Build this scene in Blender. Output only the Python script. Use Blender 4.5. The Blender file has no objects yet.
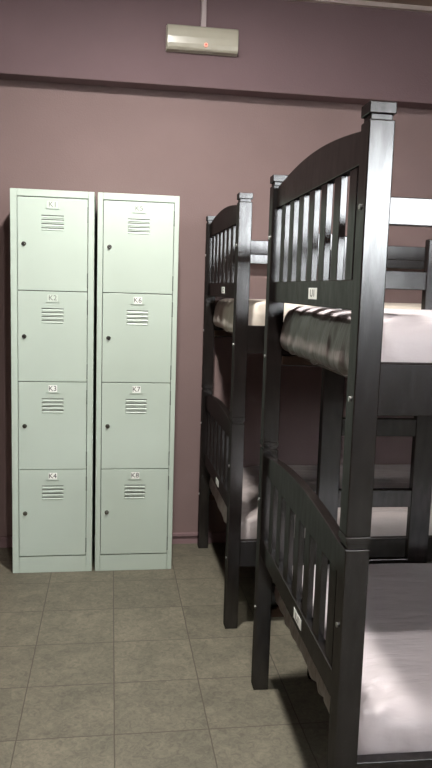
import bpy, bmesh, math, random
from mathutils import Vector, Matrix, noise
random.seed(7)
C = bpy.context.scene.collection
PI = math.pi

# ------------------------------------------------------------------ helpers
def lin(c):
    return tuple(((v/12.92) if v <= .04045 else ((v+.055)/1.055)**2.4) for v in c)
def rgb(r, g, b):
    return lin((r/255, g/255, b/255)) + (1,)

def mat(name, col, rough=.5, spec=.5, metal=0, var=0, vscale=6, bump=0, bscale=60, stretch=(1,1,1), emit=None, estr=0):
    m = bpy.data.materials.new(name); m.use_nodes = True
    nt = m.node_tree; b = nt.nodes['Principled BSDF']
    b.inputs['Base Color'].default_value = col
    b.inputs['Roughness'].default_value = rough
    b.inputs['Specular IOR Level'].default_value = spec
    b.inputs['Metallic'].default_value = metal
    if emit:
        b.inputs['Emission Color'].default_value = emit
        b.inputs['Emission Strength'].default_value = estr
    if var or bump:
        tc = nt.nodes.new('ShaderNodeTexCoord'); mp = nt.nodes.new('ShaderNodeMapping')
        mp.inputs['Scale'].default_value = stretch
        nt.links.new(tc.outputs['Object'], mp.inputs['Vector'])
    if var:
        n = nt.nodes.new('ShaderNodeTexNoise'); n.inputs['Scale'].default_value = vscale; n.inputs['Detail'].default_value = 5
        nt.links.new(mp.outputs['Vector'], n.inputs['Vector'])
        r = nt.nodes.new('ShaderNodeValToRGB')
        r.color_ramp.elements[0].position = .3; r.color_ramp.elements[1].position = .7
        r.color_ramp.elements[0].color = tuple(c*(1-var) for c in col[:3]) + (1,)
        r.color_ramp.elements[1].color = tuple(min(1, c*(1+var)) for c in col[:3]) + (1,)
        nt.links.new(n.outputs['Fac'], r.inputs['Fac']); nt.links.new(r.outputs['Color'], b.inputs['Base Color'])
    if bump:
        n2 = nt.nodes.new('ShaderNodeTexNoise'); n2.inputs['Scale'].default_value = bscale; n2.inputs['Detail'].default_value = 4
        nt.links.new(mp.outputs['Vector'], n2.inputs['Vector'])
        bp = nt.nodes.new('ShaderNodeBump'); bp.inputs['Strength'].default_value = bump; bp.inputs['Distance'].default_value = .01
        nt.links.new(n2.outputs['Fac'], bp.inputs['Height']); nt.links.new(bp.outputs['Normal'], b.inputs['Normal'])
    return m

def obj(name, bm, m, parent=None, smooth=False, bevel=0):
    me = bpy.data.meshes.new(name)
    if smooth:
        for f in bm.faces: f.smooth = True
    bm.normal_update(); bm.to_mesh(me); bm.free()
    for x in (m if isinstance(m, (list, tuple)) else [m]): me.materials.append(x)
    o = bpy.data.objects.new(name, me); C.objects.link(o)
    if parent: o.parent = parent
    if bevel:
        md = o.modifiers.new('bevel', 'BEVEL'); md.width = bevel; md.segments = 2; md.limit_method = 'ANGLE'; md.angle_limit = .6
        for p in me.polygons: p.use_smooth = False
    return o

def box(bm, x0, x1, y0, y1, z0, z1, mi=0):
    v = [bm.verts.new(p) for p in [(x0,y0,z0),(x1,y0,z0),(x1,y1,z0),(x0,y1,z0),(x0,y0,z1),(x1,y0,z1),(x1,y1,z1),(x0,y1,z1)]]
    for q in [(3,2,1,0),(4,5,6,7),(0,1,5,4),(1,2,6,5),(2,3,7,6),(3,0,4,7)]:
        f = bm.faces.new([v[i] for i in q]); f.material_index = mi
def bbox(*a):
    bm = bmesh.new(); box(bm, *a); return bm
def cyl(bm, p, axis, r, h, seg=20, mi=0, r2=None):
    """cylinder starting at p and running h along the axis vector"""
    a = Vector(axis).normalized()
    q = Vector((0,0,1)).rotation_difference(a).to_matrix().to_4x4()
    M = Matrix.Translation(Vector(p) + a*h/2) @ q
    n = len(bm.faces)
    bmesh.ops.create_cone(bm, cap_ends=True, segments=seg, radius1=r, radius2=r if r2 is None else r2, depth=h, matrix=M)
    bm.faces.ensure_lookup_table()
    for f in bm.faces[n:]: f.material_index = mi

def text_into(bm, s, size, M, mi, depth=.0006):
    cu = bpy.data.curves.new('lettering', 'FONT'); cu.body = s; cu.size = size
    cu.align_x = 'CENTER'; cu.align_y = 'CENTER'; cu.extrude = depth
    t = bpy.data.objects.new('lettering', cu); C.objects.link(t)
    bpy.context.view_layer.update()
    dg = bpy.context.evaluated_depsgraph_get()
    me = bpy.data.meshes.new_from_object(t.evaluated_get(dg))
    n = len(bm.faces); nv = len(bm.verts)
    bm.from_mesh(me); bm.verts.ensure_lookup_table(); bm.faces.ensure_lookup_table()
    for v in bm.verts[nv:]: v.co = M @ v.co
    for f in bm.faces[n:]: f.material_index = mi
    bpy.data.objects.remove(t); bpy.data.curves.remove(cu); bpy.data.meshes.remove(me)

def tag(o, label, cat, group=None):
    o['label'] = label; o['category'] = cat
    if group: o['group'] = group
    return o
def thing(name, label, cat, loc=(0,0,0), rz=0, group=None):
    o = bpy.data.objects.new(name, None); C.objects.link(o); o.empty_display_size = .1
    o.location = loc; o.rotation_euler = (0,0,rz)
    return tag(o, label, cat, group)
def struct(name, bm, m, **k):
    o = obj(name, bm, m, **k); o['kind'] = 'structure'; return o
def copy_tree(o, parent=None):
    c = o.copy(); C.objects.link(c)
    if parent: c.parent = parent
    for ch in list(o.children): copy_tree(ch, c)
    return c

# ------------------------------------------------------------------ materials
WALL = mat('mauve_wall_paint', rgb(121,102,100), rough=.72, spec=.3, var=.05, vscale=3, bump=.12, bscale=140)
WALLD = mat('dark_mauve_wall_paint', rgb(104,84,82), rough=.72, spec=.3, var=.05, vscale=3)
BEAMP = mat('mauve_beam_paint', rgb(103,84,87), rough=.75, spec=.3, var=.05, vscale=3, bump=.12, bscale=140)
SKIRT = mat('mauve_skirting_paint', rgb(128,105,107), rough=.55, spec=.4)
CEIL = mat('ceiling_paint', rgb(140,124,114), rough=.9, spec=.2, var=.04)
CORN = mat('cornice_paint', rgb(170,158,152), rough=.7, spec=.3)
STEEL = mat('pale_green_locker_enamel', rgb(178,191,180), rough=.42, spec=.5, var=.025, vscale=4, bump=.02, bscale=25)
DARKGREY = mat('dark_locker_grey', rgb(70,74,68), rough=.8)  # dark grey for the shade in door gaps, also louvre slits and hinges
CHROME = mat('chrome_lock', rgb(150,150,145), rough=.25, metal=1)
BLACK = mat('black_keyhole', rgb(18,18,18), rough=.5)
CARD = mat('white_card', rgb(235,237,232), rough=.6)
PALECARD = mat('pale_green_card', rgb(196,206,195), rough=.6)  # pale green card, close to the door colour, lettered in grey
INK = mat('black_ink', rgb(30,30,32), rough=.6)
GREYINK = mat('grey_ink', rgb(105,112,104), rough=.6)
WOOD = mat('black_stained_wood', rgb(22,18,17), rough=.4, spec=.6, var=.25, vscale=5, stretch=(6,6,1), bump=.02, bscale=12)
def wood_gloss(m, fac, rough):
    """thin satin stain: dark diffuse wood with an even, slightly blurred sheen"""
    nt = m.node_tree; b = nt.nodes['Principled BSDF']; b.inputs['Specular IOR Level'].default_value = 0
    g = nt.nodes.new('ShaderNodeBsdfGlossy'); g.inputs['Roughness'].default_value = rough; g.inputs['Color'].default_value = (1,1,1,1)
    mx = nt.nodes.new('ShaderNodeMixShader'); mx.inputs[0].default_value = fac
    tc = nt.nodes.new('ShaderNodeTexCoord'); mp = nt.nodes.new('ShaderNodeMapping'); mp.inputs['Scale'].default_value = (9,9,2.2)
    n = nt.nodes.new('ShaderNodeTexNoise'); n.inputs['Scale'].default_value = 6; n.inputs['Detail'].default_value = 6
    r = nt.nodes.new('ShaderNodeMapRange'); r.inputs['To Min'].default_value = fac*.55; r.inputs['To Max'].default_value = fac*1.45
    nt.links.new(tc.outputs['Object'], mp.inputs[0]); nt.links.new(mp.outputs[0], n.inputs['Vector']); nt.links.new(n.outputs['Fac'], r.inputs['Value']); nt.links.new(r.outputs[0], mx.inputs[0])
    nt.links.new(b.outputs[0], mx.inputs[1]); nt.links.new(g.outputs[0], mx.inputs[2])
    nt.links.new(mx.outputs[0], nt.nodes['Material Output'].inputs['Surface'])
wood_gloss(WOOD, .078, .22)
BASEW = mat('brown_slat_wood', rgb(74,54,42), rough=.6, var=.25, vscale=6, stretch=(1,8,8))
BOLT = mat('zinc_bolt', rgb(170,170,168), rough=.3, metal=1)
PLAST = mat('ivory_plastic', rgb(165,158,146), rough=.4)
DIFF = mat('clear_ribbed_diffuser', rgb(158,154,140), rough=.22, spec=.7, var=.04, vscale=10)
LED = mat('red_indicator', rgb(90,20,15), rough=.6, spec=.2, emit=(1,.12,.07,1), estr=.75)
LEDC = mat('white_hot_indicator', rgb(60,30,20), emit=(1,.42,.3,1), estr=1)
TRUNK = mat('white_trunking', rgb(160,146,146), rough=.5)
LAMPH = mat('white_lamp_housing', rgb(225,225,225), rough=.5)

def sheet_mat(name, col, rough, sheen):
    m = mat(name, col, rough=rough, spec=.45, bump=.5, bscale=16, stretch=(.45,2.2,1), var=.03, vscale=5)
    b = m.node_tree.nodes['Principled BSDF']; b.inputs['Sheen Weight'].default_value = sheen
    return m
SHEET = sheet_mat('white_satin_sheet', rgb(182,174,177), .4, .15)
ENDSATIN = mat('brown_satin_end', rgb(104,94,91), rough=.36, spec=.35, bump=.7, bscale=1, stretch=(8,26,6), var=.1, vscale=.3)
SHEETG = sheet_mat('grey_satin_sheet', rgb(150,141,139), .5, .1)
SHEETC = sheet_mat('cream_satin_sheet', rgb(186,176,164), .5, .15)

def floor_material():
    m = bpy.data.materials.new('stone_look_tile'); m.use_nodes = True
    nt = m.node_tree; N = nt.nodes; L = nt.links; b = N['Principled BSDF']
    tc = N.new('ShaderNodeTexCoord'); sep = N.new('ShaderNodeSeparateXYZ'); L.new(tc.outputs['Object'], sep.inputs[0])
    def math_(op, a, bb=None):
        n = N.new('ShaderNodeMath'); n.operation = op
        for i, v in enumerate((a, bb)):
            if v is None: continue
            if isinstance(v, (int, float)): n.inputs[i].default_value = v
            else: L.new(v, n.inputs[i])
        return n.outputs[0]
    TS = .3011
    nz = N.new('ShaderNodeTexNoise'); nz.inputs['Scale'].default_value = 25; nz.inputs['Detail'].default_value = 3
    L.new(tc.outputs['Object'], nz.inputs['Vector'])
    wob = math_('MULTIPLY', math_('SUBTRACT', nz.outputs['Fac'], .5), .012)
    cells, edges = [], []
    for ax, off in (('X', .0235), ('Y', 2.7283)):
        u = math_('DIVIDE', math_('ADD', math_('SUBTRACT', sep.outputs[ax], off), 30*TS), TS)
        cells.append(math_('FLOOR', u))
        fr = math_('FRACT', math_('ADD', u, wob))
        edges.append(math_('MINIMUM', fr, math_('SUBTRACT', 1, fr)))
    e = math_('MINIMUM', edges[0], edges[1])
    mr = N.new('ShaderNodeMapRange'); mr.inputs['From Min'].default_value = .003; mr.inputs['From Max'].default_value = .009
    L.new(e, mr.inputs['Value'])
    comb = N.new('ShaderNodeCombineXYZ'); L.new(cells[0], comb.inputs[0]); L.new(cells[1], comb.inputs[1])
    wn = N.new('ShaderNodeTexWhiteNoise'); L.new(comb.outputs[0], wn.inputs['Vector'])
    off = N.new('ShaderNodeVectorMath'); off.operation = 'MULTIPLY_ADD'; off.inputs[1].default_value = (9,9,9)
    L.new(wn.outputs['Color'], off.inputs[0]); L.new(tc.outputs['Object'], off.inputs[2])
    n1 = N.new('ShaderNodeTexNoise'); n1.inputs['Scale'].default_value = 7; n1.inputs['Detail'].default_value = 8; n1.inputs['Roughness'].default_value = .68; n1.inputs['Distortion'].default_value = .6
    L.new(off.outputs[0], n1.inputs['Vector'])
    rp = N.new('ShaderNodeValToRGB'); cr = rp.color_ramp
    cr.elements[0].position = .3; cr.elements[0].color = rgb(90,87,75)
    cr.elements[1].position = .72; cr.elements[1].color = rgb(113,107,93)
    L.new(n1.outputs['Fac'], rp.inputs['Fac'])
    # scattered darker pits and veins of the stone pattern
    n2 = N.new('ShaderNodeTexNoise'); n2.inputs['Scale'].default_value = 42; n2.inputs['Detail'].default_value = 9; n2.inputs['Roughness'].default_value = .75; n2.inputs['Distortion'].default_value = 1.2
    L.new(off.outputs[0], n2.inputs['Vector'])
    v = N.new('ShaderNodeMapRange'); v.inputs['From Min'].default_value = .36; v.inputs['From Max'].default_value = .6; v.inputs['To Min'].default_value = .68; v.inputs['To Max'].default_value = 1.12
    L.new(n2.outputs['Fac'], v.inputs['Value'])
    mulc = N.new('ShaderNodeMix'); mulc.data_type = 'RGBA'; mulc.blend_type = 'MULTIPLY'; mulc.inputs[0].default_value = 1
    L.new(rp.outputs['Color'], mulc.inputs[6]); L.new(v.outputs[0], mulc.inputs[7])
    tv = N.new('ShaderNodeMapRange'); tv.inputs['To Min'].default_value = .93; tv.inputs['To Max'].default_value = 1.05
    L.new(wn.outputs['Value'], tv.inputs['Value'])
    mul2 = N.new('ShaderNodeMix'); mul2.data_type = 'RGBA'; mul2.blend_type = 'MULTIPLY'; mul2.inputs[0].default_value = 1
    L.new(mulc.outputs[2], mul2.inputs[6]); L.new(tv.outputs[0], mul2.inputs[7])
    mx = N.new('ShaderNodeMix'); mx.data_type = 'RGBA'; mx.inputs[6].default_value = rgb(66,61,52)
    L.new(mr.outputs[0], mx.inputs[0]); L.new(mul2.outputs[2], mx.inputs[7]); L.new(mx.outputs[2], b.inputs['Base Color'])
    b.inputs['Roughness'].default_value = .6; b.inputs['Specular IOR Level'].default_value = .35
    bp = N.new('ShaderNodeBump'); bp.inputs['Strength'].default_value = .15; bp.inputs['Distance'].default_value = .004
    L.new(n1.outputs['Fac'], bp.inputs['Height']); L.new(bp.outputs['Normal'], b.inputs['Normal'])
    return m
TILE = floor_material()

# ------------------------------------------------------------------ room shell
RX0, RX1, RY0, RY1, RZ = -2.4, 4.2, -4.2, 3.83, 2.86
T = .1
struct('floor', bbox(RX0-T, RX1+T, RY0-T, RY1+T, -T, 0), TILE)
struct('ceiling', bbox(RX0-T, RX1+T, RY0-T, RY1+T, RZ, RZ+T), CEIL)
struct('wall_back', bbox(RX0-T, RX1+T, RY1, RY1+T, 0, RZ), WALL)
WX0, WX1, WZ0, WZ1 = 1.7, 3.4, 1.74, 2.76          # window opening behind the viewer
bm = bmesh.new(); box(bm, RX0-T, WX0, RY0-T, RY0, 0, RZ); box(bm, WX1, RX1+T, RY0-T, RY0, 0, RZ)
box(bm, WX0, WX1, RY0-T, RY0, 0, WZ0); box(bm, WX0, WX1, RY0-T, RY0, WZ1, RZ)
struct('wall_front', bm, WALLD)
bm = bmesh.new()
for x in (WX0, (WX0+WX1)/2-.02, WX1-.04): box(bm, x, x+.04, RY0-.07, RY0-.02, WZ0, WZ1)
for z in (WZ0, WZ1-.04): box(bm, WX0+.04, WX1-.04, RY0-.068, RY0-.022, z, z+.04)
struct('window_1', bm, TRUNK)
struct('wall_left', bbox(RX0-T, RX0, RY0, RY1, 0, RZ), WALLD)
struct('wall_right', bbox(RX1, RX1+T, RY0, RY1, 0, RZ), WALLD)
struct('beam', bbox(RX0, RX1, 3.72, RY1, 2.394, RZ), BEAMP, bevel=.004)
struct('trim_1', bbox(RX0, RX1, 3.695, 3.72, 2.838, RZ), CORN)
bm = bmesh.new(); box(bm, RX0, RX1, 3.818, RY1, 0, .05); box(bm, RX0, RX1, 3.808, RY1, .046, .060)
struct('baseboard_back', bm, SKIRT)

# ------------------------------------------------------------------ emergency light and its trunking
em = thing('emergency_light', 'long pale emergency light with red indicator, fixed high on the beam', 'emergency light', (.25, 3.72, 2.55))
LW, LH, LD = .355, .120, .055
obj('housing', bbox(0, LW, -.016, 0, 0, LH), PLAST, em, bevel=.004)
bm = bmesh.new()            # ribbed translucent cover with a bowed front
prof = [(.003, -.016), (.003, -.040), (.012, -.050), (.030, -.0545), (.060, -.056), (.090, -.0545), (.108, -.050), (.117, -.040), (.117, -.016)]
ends = []
for x in (.003, LW-.003):
    ends.append([bm.verts.new((x, y, z)) for z, y in prof])
for i in range(len(prof)-1):
    bm.faces.new([ends[0][i+1], ends[0][i], ends[1][i], ends[1][i+1]])
bm.faces.new(ends[0]); bm.faces.new(list(reversed(ends[1])))
bmesh.ops.recalc_face_normals(bm, faces=bm.faces)
obj('diffuser', bm, DIFF, em, bevel=.002)
bm = bmesh.new()
cyl(bm, (.192, -.054, .028), (0,-1,0), .010, .006, 16, 0)
cyl(bm, (.192, -.0595, .028), (0,-1,0), .004, .003, 12, 1)
il = obj('indicator_light', bm, [LED, LEDC], em); il['label'] = 'glowing red indicator light'
bm = bbox(.419, .445, 3.70, 3.72, 2.671, 2.838)
tag(obj('cable_trunking', bm, TRUNK, bevel=.003), 'narrow white cable trunking running up the beam above the emergency light', 'cable trunking')

# ------------------------------------------------------------------ lockers
def locker(label, x, dl, dr, labels, pale):
    W, H, D, Y = .38, 1.83, .36, 3.46
    t = thing('locker', label, 'locker', (x, Y, 0), 0, 'four-door steel lockers against the back wall')
    s = .0012
    bm = bmesh.new()
    box(bm, 0, .012, .02, D, 0, H); box(bm, W-.012, W, .02, D, 0, H)          # sides
    box(bm, .012, W-.012, D-.004, D, .02, H)                                   # back
    box(bm, .012, W-.012, .02, D, H-.01, H); box(bm, .012, W-.012, .02, D, .07, .08)
    box(bm, 0, dl, 0, .02, 0, H); box(bm, dr, W, 0, .02, 0, H)                 # front stiles
    box(bm, dl, dr, 0, .02, 1.7985, H)                                         # head rail
    obj('body', bm, STEEL, t, bevel=.002)
    obj('plinth', bbox(dl+.0008, dr-.0008, .0015, .02, .0, .081), STEEL, t, bevel=.001)
    obj('dark_gap_backing', bbox(.012, W-.012, .022, .03, .082, H-.012), DARKGREY, t)  # dark sheet behind the doors, put in so their gaps look shaded
    zs = [1.7965, 1.3705, .9435, .518, .0845]
    cx = (dl+dr)/2
    for k in range(4):
        z1, z0 = zs[k]-.0018, zs[k+1]+.0018
        d = obj('door', bbox(dl+.0025, dr-.0025, -.001, .018, z0, z1), STEEL, t, bevel=.0015)
        # four pressed louvres: a sloping hood over a dark slit
        bm = bmesh.new()
        for i in range(4):
            zz = z1-.079-.0188*i; x0, x1 = cx-.05, cx+.05
            a = [bm.verts.new(p) for p in [(x0,-.001,zz-.003),(x1,-.001,zz-.003),(x1-.004,-.004,zz-.010),(x0+.004,-.004,zz-.010),(x0,-.001,zz-.0125),(x1,-.001,zz-.0125)]]
            bm.faces.new([a[3],a[2],a[1],a[0]][::-1]); bm.faces.new([a[3],a[4],a[5],a[2]])
            bm.faces.new([a[0],a[4],a[3]]); bm.faces.new([a[1],a[2],a[5]])
            box(bm, x0-.001, x1+.001, -.0018, -.0005, zz-.0028, zz+.0014, 1)
        bmesh.ops.recalc_face_normals(bm, faces=bm.faces)
        obj('vent_louvres', bm, [STEEL, DARKGREY], d)
        zl = (z0+z1)/2
        bm = bmesh.new(); cyl(bm, (dl+.031, -.001, zl), (0,-1,0), .0105, .004, 24, 0); cyl(bm, (dl+.031, -.005, zl), (0,-1,0), .0085, .005, 20, 0, .007)
        box(bm, dl+.0295, dl+.0325, -.0106, -.009, zl-.006, zl+.006, 1)
        lk = obj('lock', bm, [CHROME, BLACK], d); lk['label'] = 'round chrome lock'
        zc = z1-.031
        bm = bmesh.new()
        box(bm, cx-.030, cx+.030, -.0022, -.001, zc-.0195, zc+.0195, 0)
        for a in ((cx-.030, cx-.026), (cx+.026, cx+.030)): box(bm, a[0], a[1], -.0042, -.0022, zc-.0195, zc+.0195, 0)
        box(bm, cx-.030, cx+.030, -.0042, -.0022, zc-.0195, zc-.0165, 0)
        obj('card_holder', bm, STEEL, d)
        p = k in pale
        bm = bmesh.new(); box(bm, cx-.024 if p else cx-.019, cx+.024 if p else cx+.021, -.0034, -.0023, zc-.0155, zc+.017, 0)
        M = Matrix.Translation((cx, -.0036, zc+.0005)) @ Matrix.Rotation(PI/2, 4, 'X')
        text_into(bm, labels[k], .034, M, 1, .0003)
        cd = obj('number_card', bm, [PALECARD, GREYINK] if p else [CARD, INK], d)
        cd['label'] = ('pale green number card reading %s' if p else 'white number card reading %s') % labels[k]
        # hinges: slim knuckles on the right edge of the door
        for zz in (z1-.07, z0+.05):
            bm = bmesh.new(); cyl(bm, (dr-.0012, -.0012, zz-.035), (0,0,1), .0022, .07, 10); box(bm, dr-.002, dr+.0012, -.0016, .001, zz-.035, zz-.033)
            obj('hinge', bm, DARKGREY, d)
    return t
locker('pale green steel locker on the left, with cards K1 to K4 on its four doors', -.4624, .030, .352, ['K1','K2','K3','K4'], (0,1))
locker('pale green steel locker between the other locker and the far bunk bed', -.0675, .0245, .357, ['K5','K6','K7','K8'], (0,))

# ------------------------------------------------------------------ bunk beds
PW = .053; BW = .938; BL = 2.06; TIER = .8865
def post(parent, x, y, tier, top):
    z0 = 0 if tier == 0 else .896
    zt = .868 if tier == 0 else top-.034
    p = obj('post', bbox(x, x+PW, y, y+PW, z0, zt), WOOD, parent, bevel=.0025)
    bm = bmesh.new(); box(bm, x+.004, x+PW-.004, y+.004, y+PW-.004, zt-.001, zt+.012); box(bm, x-.001, x+PW+.001, y-.001, y+PW+.001, zt+.011, zt+.034 if tier else .8955)
    obj('post_cap', bm, WOOD, p, bevel=.002)
    if x < .1:
        for bz in ((1.185, 1.575) if tier else (.30, .69)):
            bm = bmesh.new(); cyl(bm, (x, y+PW/2, bz), (-1,0,0), .0055, .003, 14); obj('bolt', bm, BOLT, p)
    return p

def end_panel(parent, x, dz, sticker=None, name=True):
    y0, y1 = PW-.004, BW+.004
    zl, ze, arch = 1.668+dz, 1.730+dz, .034
    x0, x1 = x+.014, x+.040
    bm = bmesh.new(); n = 28; cols = []
    for i in range(n+1):
        u = i/n; y = y0+(y1-y0)*u; zt = ze+arch*math.sin(PI*u)**.9
        cols.append([bm.verts.new(p) for p in [(x0,y,zl),(x1,y,zl),(x1,y,zt),(x0,y,zt)]])
    for a, b in zip(cols, cols[1:]):
        for k in range(4): bm.faces.new([a[k], a[(k+1)%4], b[(k+1)%4], b[k]])
    bm.faces.new(cols[0][::-1]); bm.faces.new(cols[-1])
    bmesh.ops.recalc_face_normals(bm, faces=bm.faces)
    box(bm, x0, x1, y0, y1, 1.367+dz, 1.432+dz)
    e = obj('end_panel', bm, WOOD, parent, bevel=.002)
    for k in range(7):
        ys = PW+.064+.1175*k
        obj('slat', bbox(x+.018, x+.0345, ys, ys+.052, 1.430+dz, 1.670+dz), WOOD, e, bevel=.0015)
    if sticker:
        bm = bmesh.new(); yc, zc = .425, 1.399+dz
        box(bm, x0-.0012, x0-.0002, yc-.041, yc+.041, zc-.0145, zc+.0145, 0)
        M = Matrix(((0,0,-1,x0-.0014),(-1,0,0,yc),(0,1,0,zc),(0,0,0,1))) @ Matrix.Diagonal((1.55,1,1,1))
        text_into(bm, sticker, .027, M, 1, .0002)
        s = obj('number_sticker', bm, [CARD, INK], e); s['label'] = 'small white sticker reading %s' % sticker
    return e

def bunk(label, loc, rz, stickers, ladder):
    t = thing('bunk_bed', label, 'bunk bed', loc, rz, 'dark wooden bunk beds')
    for tier in (0, 1):
        for x in (0, BL-PW):
            for y in (0, BW): post(t, x, y, tier, 1.774)
    for tier in (0, 1):
        dz = -TIER*(1-tier)
        end_panel(t, 0, dz, stickers[tier]); end_panel(t, BL-PW, dz)
        for y in (.006, BW+PW-.034):
            obj('side_rail', bbox(PW-.003, BL-PW+.003, y, y+.028, 1.153+dz, 1.263+dz), WOOD, t, bevel=.002)
        base = bmesh.new()
        for k in range(13): box(base, .10+k*.146, .17+k*.146, .030, BW+PW-.030, 1.188+dz, 1.206+dz)
        for y in (.034, BW+PW-.058): box(base, PW, BL-PW, y, y+.024, 1.160+dz, 1.188+dz)
        obj('slatted_base', base, BASEW, t)
    yb0, yb1 = BW+PW-.032, BW+PW-.010
    runs = [(PW-.003, BL-PW+.003, .010, .032)]
    runs += [(PW-.003, .225, yb0, yb1), (.627, BL-PW+.003, yb0, yb1)] if ladder else [(PW-.003, BL-PW+.003, yb0, yb1)]
    for x0, x1, y0, y1 in runs:                                    # the back guard is open where the ladder stands
        obj('guard_rail', bbox(x0, x1, y0, y1, 1.541, 1.596), WOOD, t, bevel=.002)
    if ladder:
        lx0, lx1 = .215, .636; ly0, ly1 = BW+PW+.003, BW+PW+.035
        ld = obj('ladder', bbox(lx0, lx0+.076, ly0, ly1, 0, 1.594), WOOD, t, bevel=.004)
        obj('stile', bbox(lx1-.076, lx1, ly0, ly1, 0, 1.594), WOOD, ld, bevel=.004)
        for k in range(6):
            z = .13+.258*k
            obj('rung', bbox(lx0+.073, lx1-.073, ly0+.003, ly1-.003, z, z+.064), WOOD, ld, bevel=.003)
    return t

near = bunk('dark wooden bunk bed nearest the camera, partly cut off by the right edge', (.492, 1.397, 0), -math.radians(1.2), ('L1', 'U1'), True)
far = bunk('dark wooden bunk bed behind the nearer one, standing along the back wall', (.4825, 2.80, 0), 0, ('L2', 'U2'), False)

# ------------------------------------------------------------------ mattresses in fitted sheets
def soft_box(x0, x1, y0, y1, z0, z1, r, seed, dark_end):
    bm = bmesh.new()
    def ticks(a, b, st):
        n = max(2, int(round((b-a-2*r)/st))); out = [a, a+r*.15, a+r*.4, a+r*.7]
        out += [a+r+(b-a-2*r)*i/n for i in range(n+1)]
        return out + [b-r*.7, b-r*.4, b-r*.15, b]
    X = ticks(x0, x1, .03); X = sorted(set([v for v in X if v > x0+.5] + ticks(x0, x0+.5+r, .012)[:-5])); Yt = ticks(y0, y1, .016); Z = ticks(z0, z1, .012)
    cache = {}
    lo = Vector((x0,y0,z0)); hi = Vector((x1,y1,z1)); R = Vector((r,r,r))
    def V(x, y, z):
        k = (round(x,5), round(y,5), round(z,5))
        if k in cache: return cache[k]
        p = Vector((x,y,z)); q = Vector([min(max(p[i], lo[i]+r), hi[i]-r) for i in range(3)])
        d = p-q; nrm = d.normalized() if d.length > 1e-9 else Vector((0,0,1))
        q = q+nrm*r
        # cloth: broad undulation, sharp stretched folds, pulls at the corners
        s = Vector((seed*3.1, seed*1.7, 0))
        w = .006*noise.noise(q*2.4+s) + .0035*noise.noise(Vector((q.x*4, q.y*14, q.z*6))+s)
        if nrm.z < .8 and nrm.z > -.9:
            along = q.y if abs(nrm.x) > abs(nrm.y) else q.x
            low = 1-(q.z-z0)/(z1-z0)
            fold = noise.noise(Vector((along*26+q.z*10, q.z*7, seed*5.0)))
            w += (.0015+(.013 if nrm.x < -.3 else .009)*max(0, low))*(fold*abs(fold)*2.0) + .008*math.sin(PI*(q.z-z0)/(z1-z0))
        if nrm.z > .5:
            w += .007*abs(noise.noise(Vector((q.x*2.2+q.y*2, q.y*9-q.x*1.2, seed))))
            rid = noise.noise(Vector((q.x*1.6, q.y*5.5+q.x*.9, seed*2.3)))
            w -= .009*math.exp(-(rid/.04)**2)
            if q.x < x0+.35:                       # pulled folds fanning out of the tucked corner
                ang = math.atan2(q.y-y0+.02, q.x-x0+.02); dd = math.hypot(q.y-y0, q.x-x0)
                w += .006*math.sin(ang*13+seed)*max(0, 1-dd/.33)*min(1, dd/.06)
        q = q+nrm*w
        q.x += .022*((q.z-z0)/(z1-z0))**.8*max(0, 1-(q.x-x0)/.16) if q.z > z0 else 0
        cache[k] = bm.verts.new(q); return cache[k]
    def face(A, B, f):
        for i in range(len(A)-1):
            for j in range(len(B)-1):
                bm.faces.new([V(*f(A[i],B[j])), V(*f(A[i+1],B[j])), V(*f(A[i+1],B[j+1])), V(*f(A[i],B[j+1]))])
    face(X, Yt, lambda a, b: (a, b, z1)); face(Yt, X, lambda a, b: (b, a, z0))
    face(X, Z, lambda a, b: (a, y0, b)); face(Z, X, lambda a, b: (b, y1, a))
    face(Z, Yt, lambda a, b: (x0, b, a)); face(Yt, Z, lambda a, b: (x1, a, b))
    bmesh.ops.recalc_face_normals(bm, faces=bm.faces)
    if dark_end:           # end faces below the top edge take the darker brown satin
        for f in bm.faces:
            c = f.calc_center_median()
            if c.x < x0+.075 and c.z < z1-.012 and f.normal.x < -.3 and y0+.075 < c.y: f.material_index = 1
    return bm
def mattress(label, bed, dz, seed, m, x0=.036, dark_end=False):
    o = obj('mattress', soft_box(x0, BL-.05, .048, BW+.002, 0,      .147, .04, seed, dark_end), [m, ENDSATIN], smooth=True)
    o.matrix_world = Matrix.Translation(bed.location) @ Matrix.Rotation(bed.rotation_euler.z, 4, 'Z') @ Matrix.Translation((0,0,1.208+dz))
    return tag(o, label, 'mattress', 'mattresses in pale fitted sheets')
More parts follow.
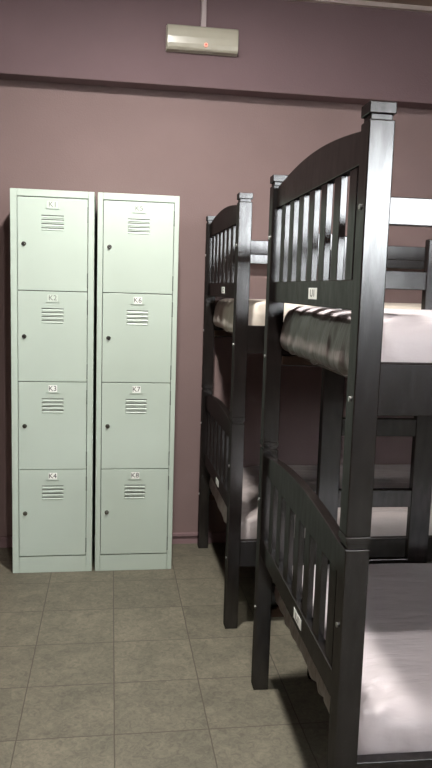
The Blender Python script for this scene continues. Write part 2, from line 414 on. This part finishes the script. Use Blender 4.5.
mattress('white-sheeted mattress on the upper bunk of the nearer bed', near, 0, 1, SHEET, dark_end=True)
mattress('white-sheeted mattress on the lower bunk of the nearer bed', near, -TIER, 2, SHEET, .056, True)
mattress('cream-sheeted mattress on the upper bunk of the far bed by the wall', far, 0, 3, SHEETC)
mattress('grey-sheeted mattress on the lower bunk of the far bed by the wall', far, -TIER, 4, SHEETG, .045)

# ------------------------------------------------------------------ ceiling lamps (above the frame and behind the viewer)
def lamp(label, x, y, power, col=(1,.965,.915,1), r=.1):
    t = thing('ceiling_light', label, 'ceiling light', (x, y, RZ), 0, 'round ceiling lights in a row')
    bm = bmesh.new(); cyl(bm, (0,0,-.035), (0,0,1), r+.025, .035, 32)
    obj('housing', bm, LAMPH, t, bevel=.004)
    bm = bmesh.new(); cyl(bm, (0,0,-.041), (0,0,1), r, .006, 32)
    obj('diffuser', bm, mat('lamp_glow', (.8,.8,.8,1), emit=col, estr=power), t)
lamp('round ceiling light over the aisle between the lockers and the bunk beds', .20, 2.3, 1640, r=.07)
lamp('round ceiling light almost directly above the viewer', .20, .41, 3900, r=.035)
lamp('round ceiling light farthest from the lockers, behind the viewer', .20, -1.5, 250)

SKY = 31
w = bpy.data.worlds.new('World'); bpy.context.scene.world = w; w.use_nodes = True
w.node_tree.nodes['Background'].inputs[0].default_value = (.93,.97,1,1)
w.node_tree.nodes['Background'].inputs[1].default_value = SKY

# ------------------------------------------------------------------ camera
cam = bpy.data.cameras.new('camera'); co = bpy.data.objects.new('camera', cam); C.objects.link(co)
cam.sensor_fit = 'AUTO'; cam.sensor_width = 36; cam.lens = 33.756; cam.clip_start = .02
R = [[0.989392, -0.010633, -0.14488], [-0.142179, 0.133758, -0.980762], [0.029807, 0.990957, 0.130827]]
M = Matrix(R).to_4x4(); M.translation = (0, 0, 1.4033); co.matrix_world = M
sc = bpy.context.scene; sc.camera = co
sc.view_settings.view_transform = 'Standard'; sc.view_settings.look = 'None'
sc.view_settings.gamma = 1; sc.view_settings.use_curve_mapping = False
sc.view_settings.exposure = .1
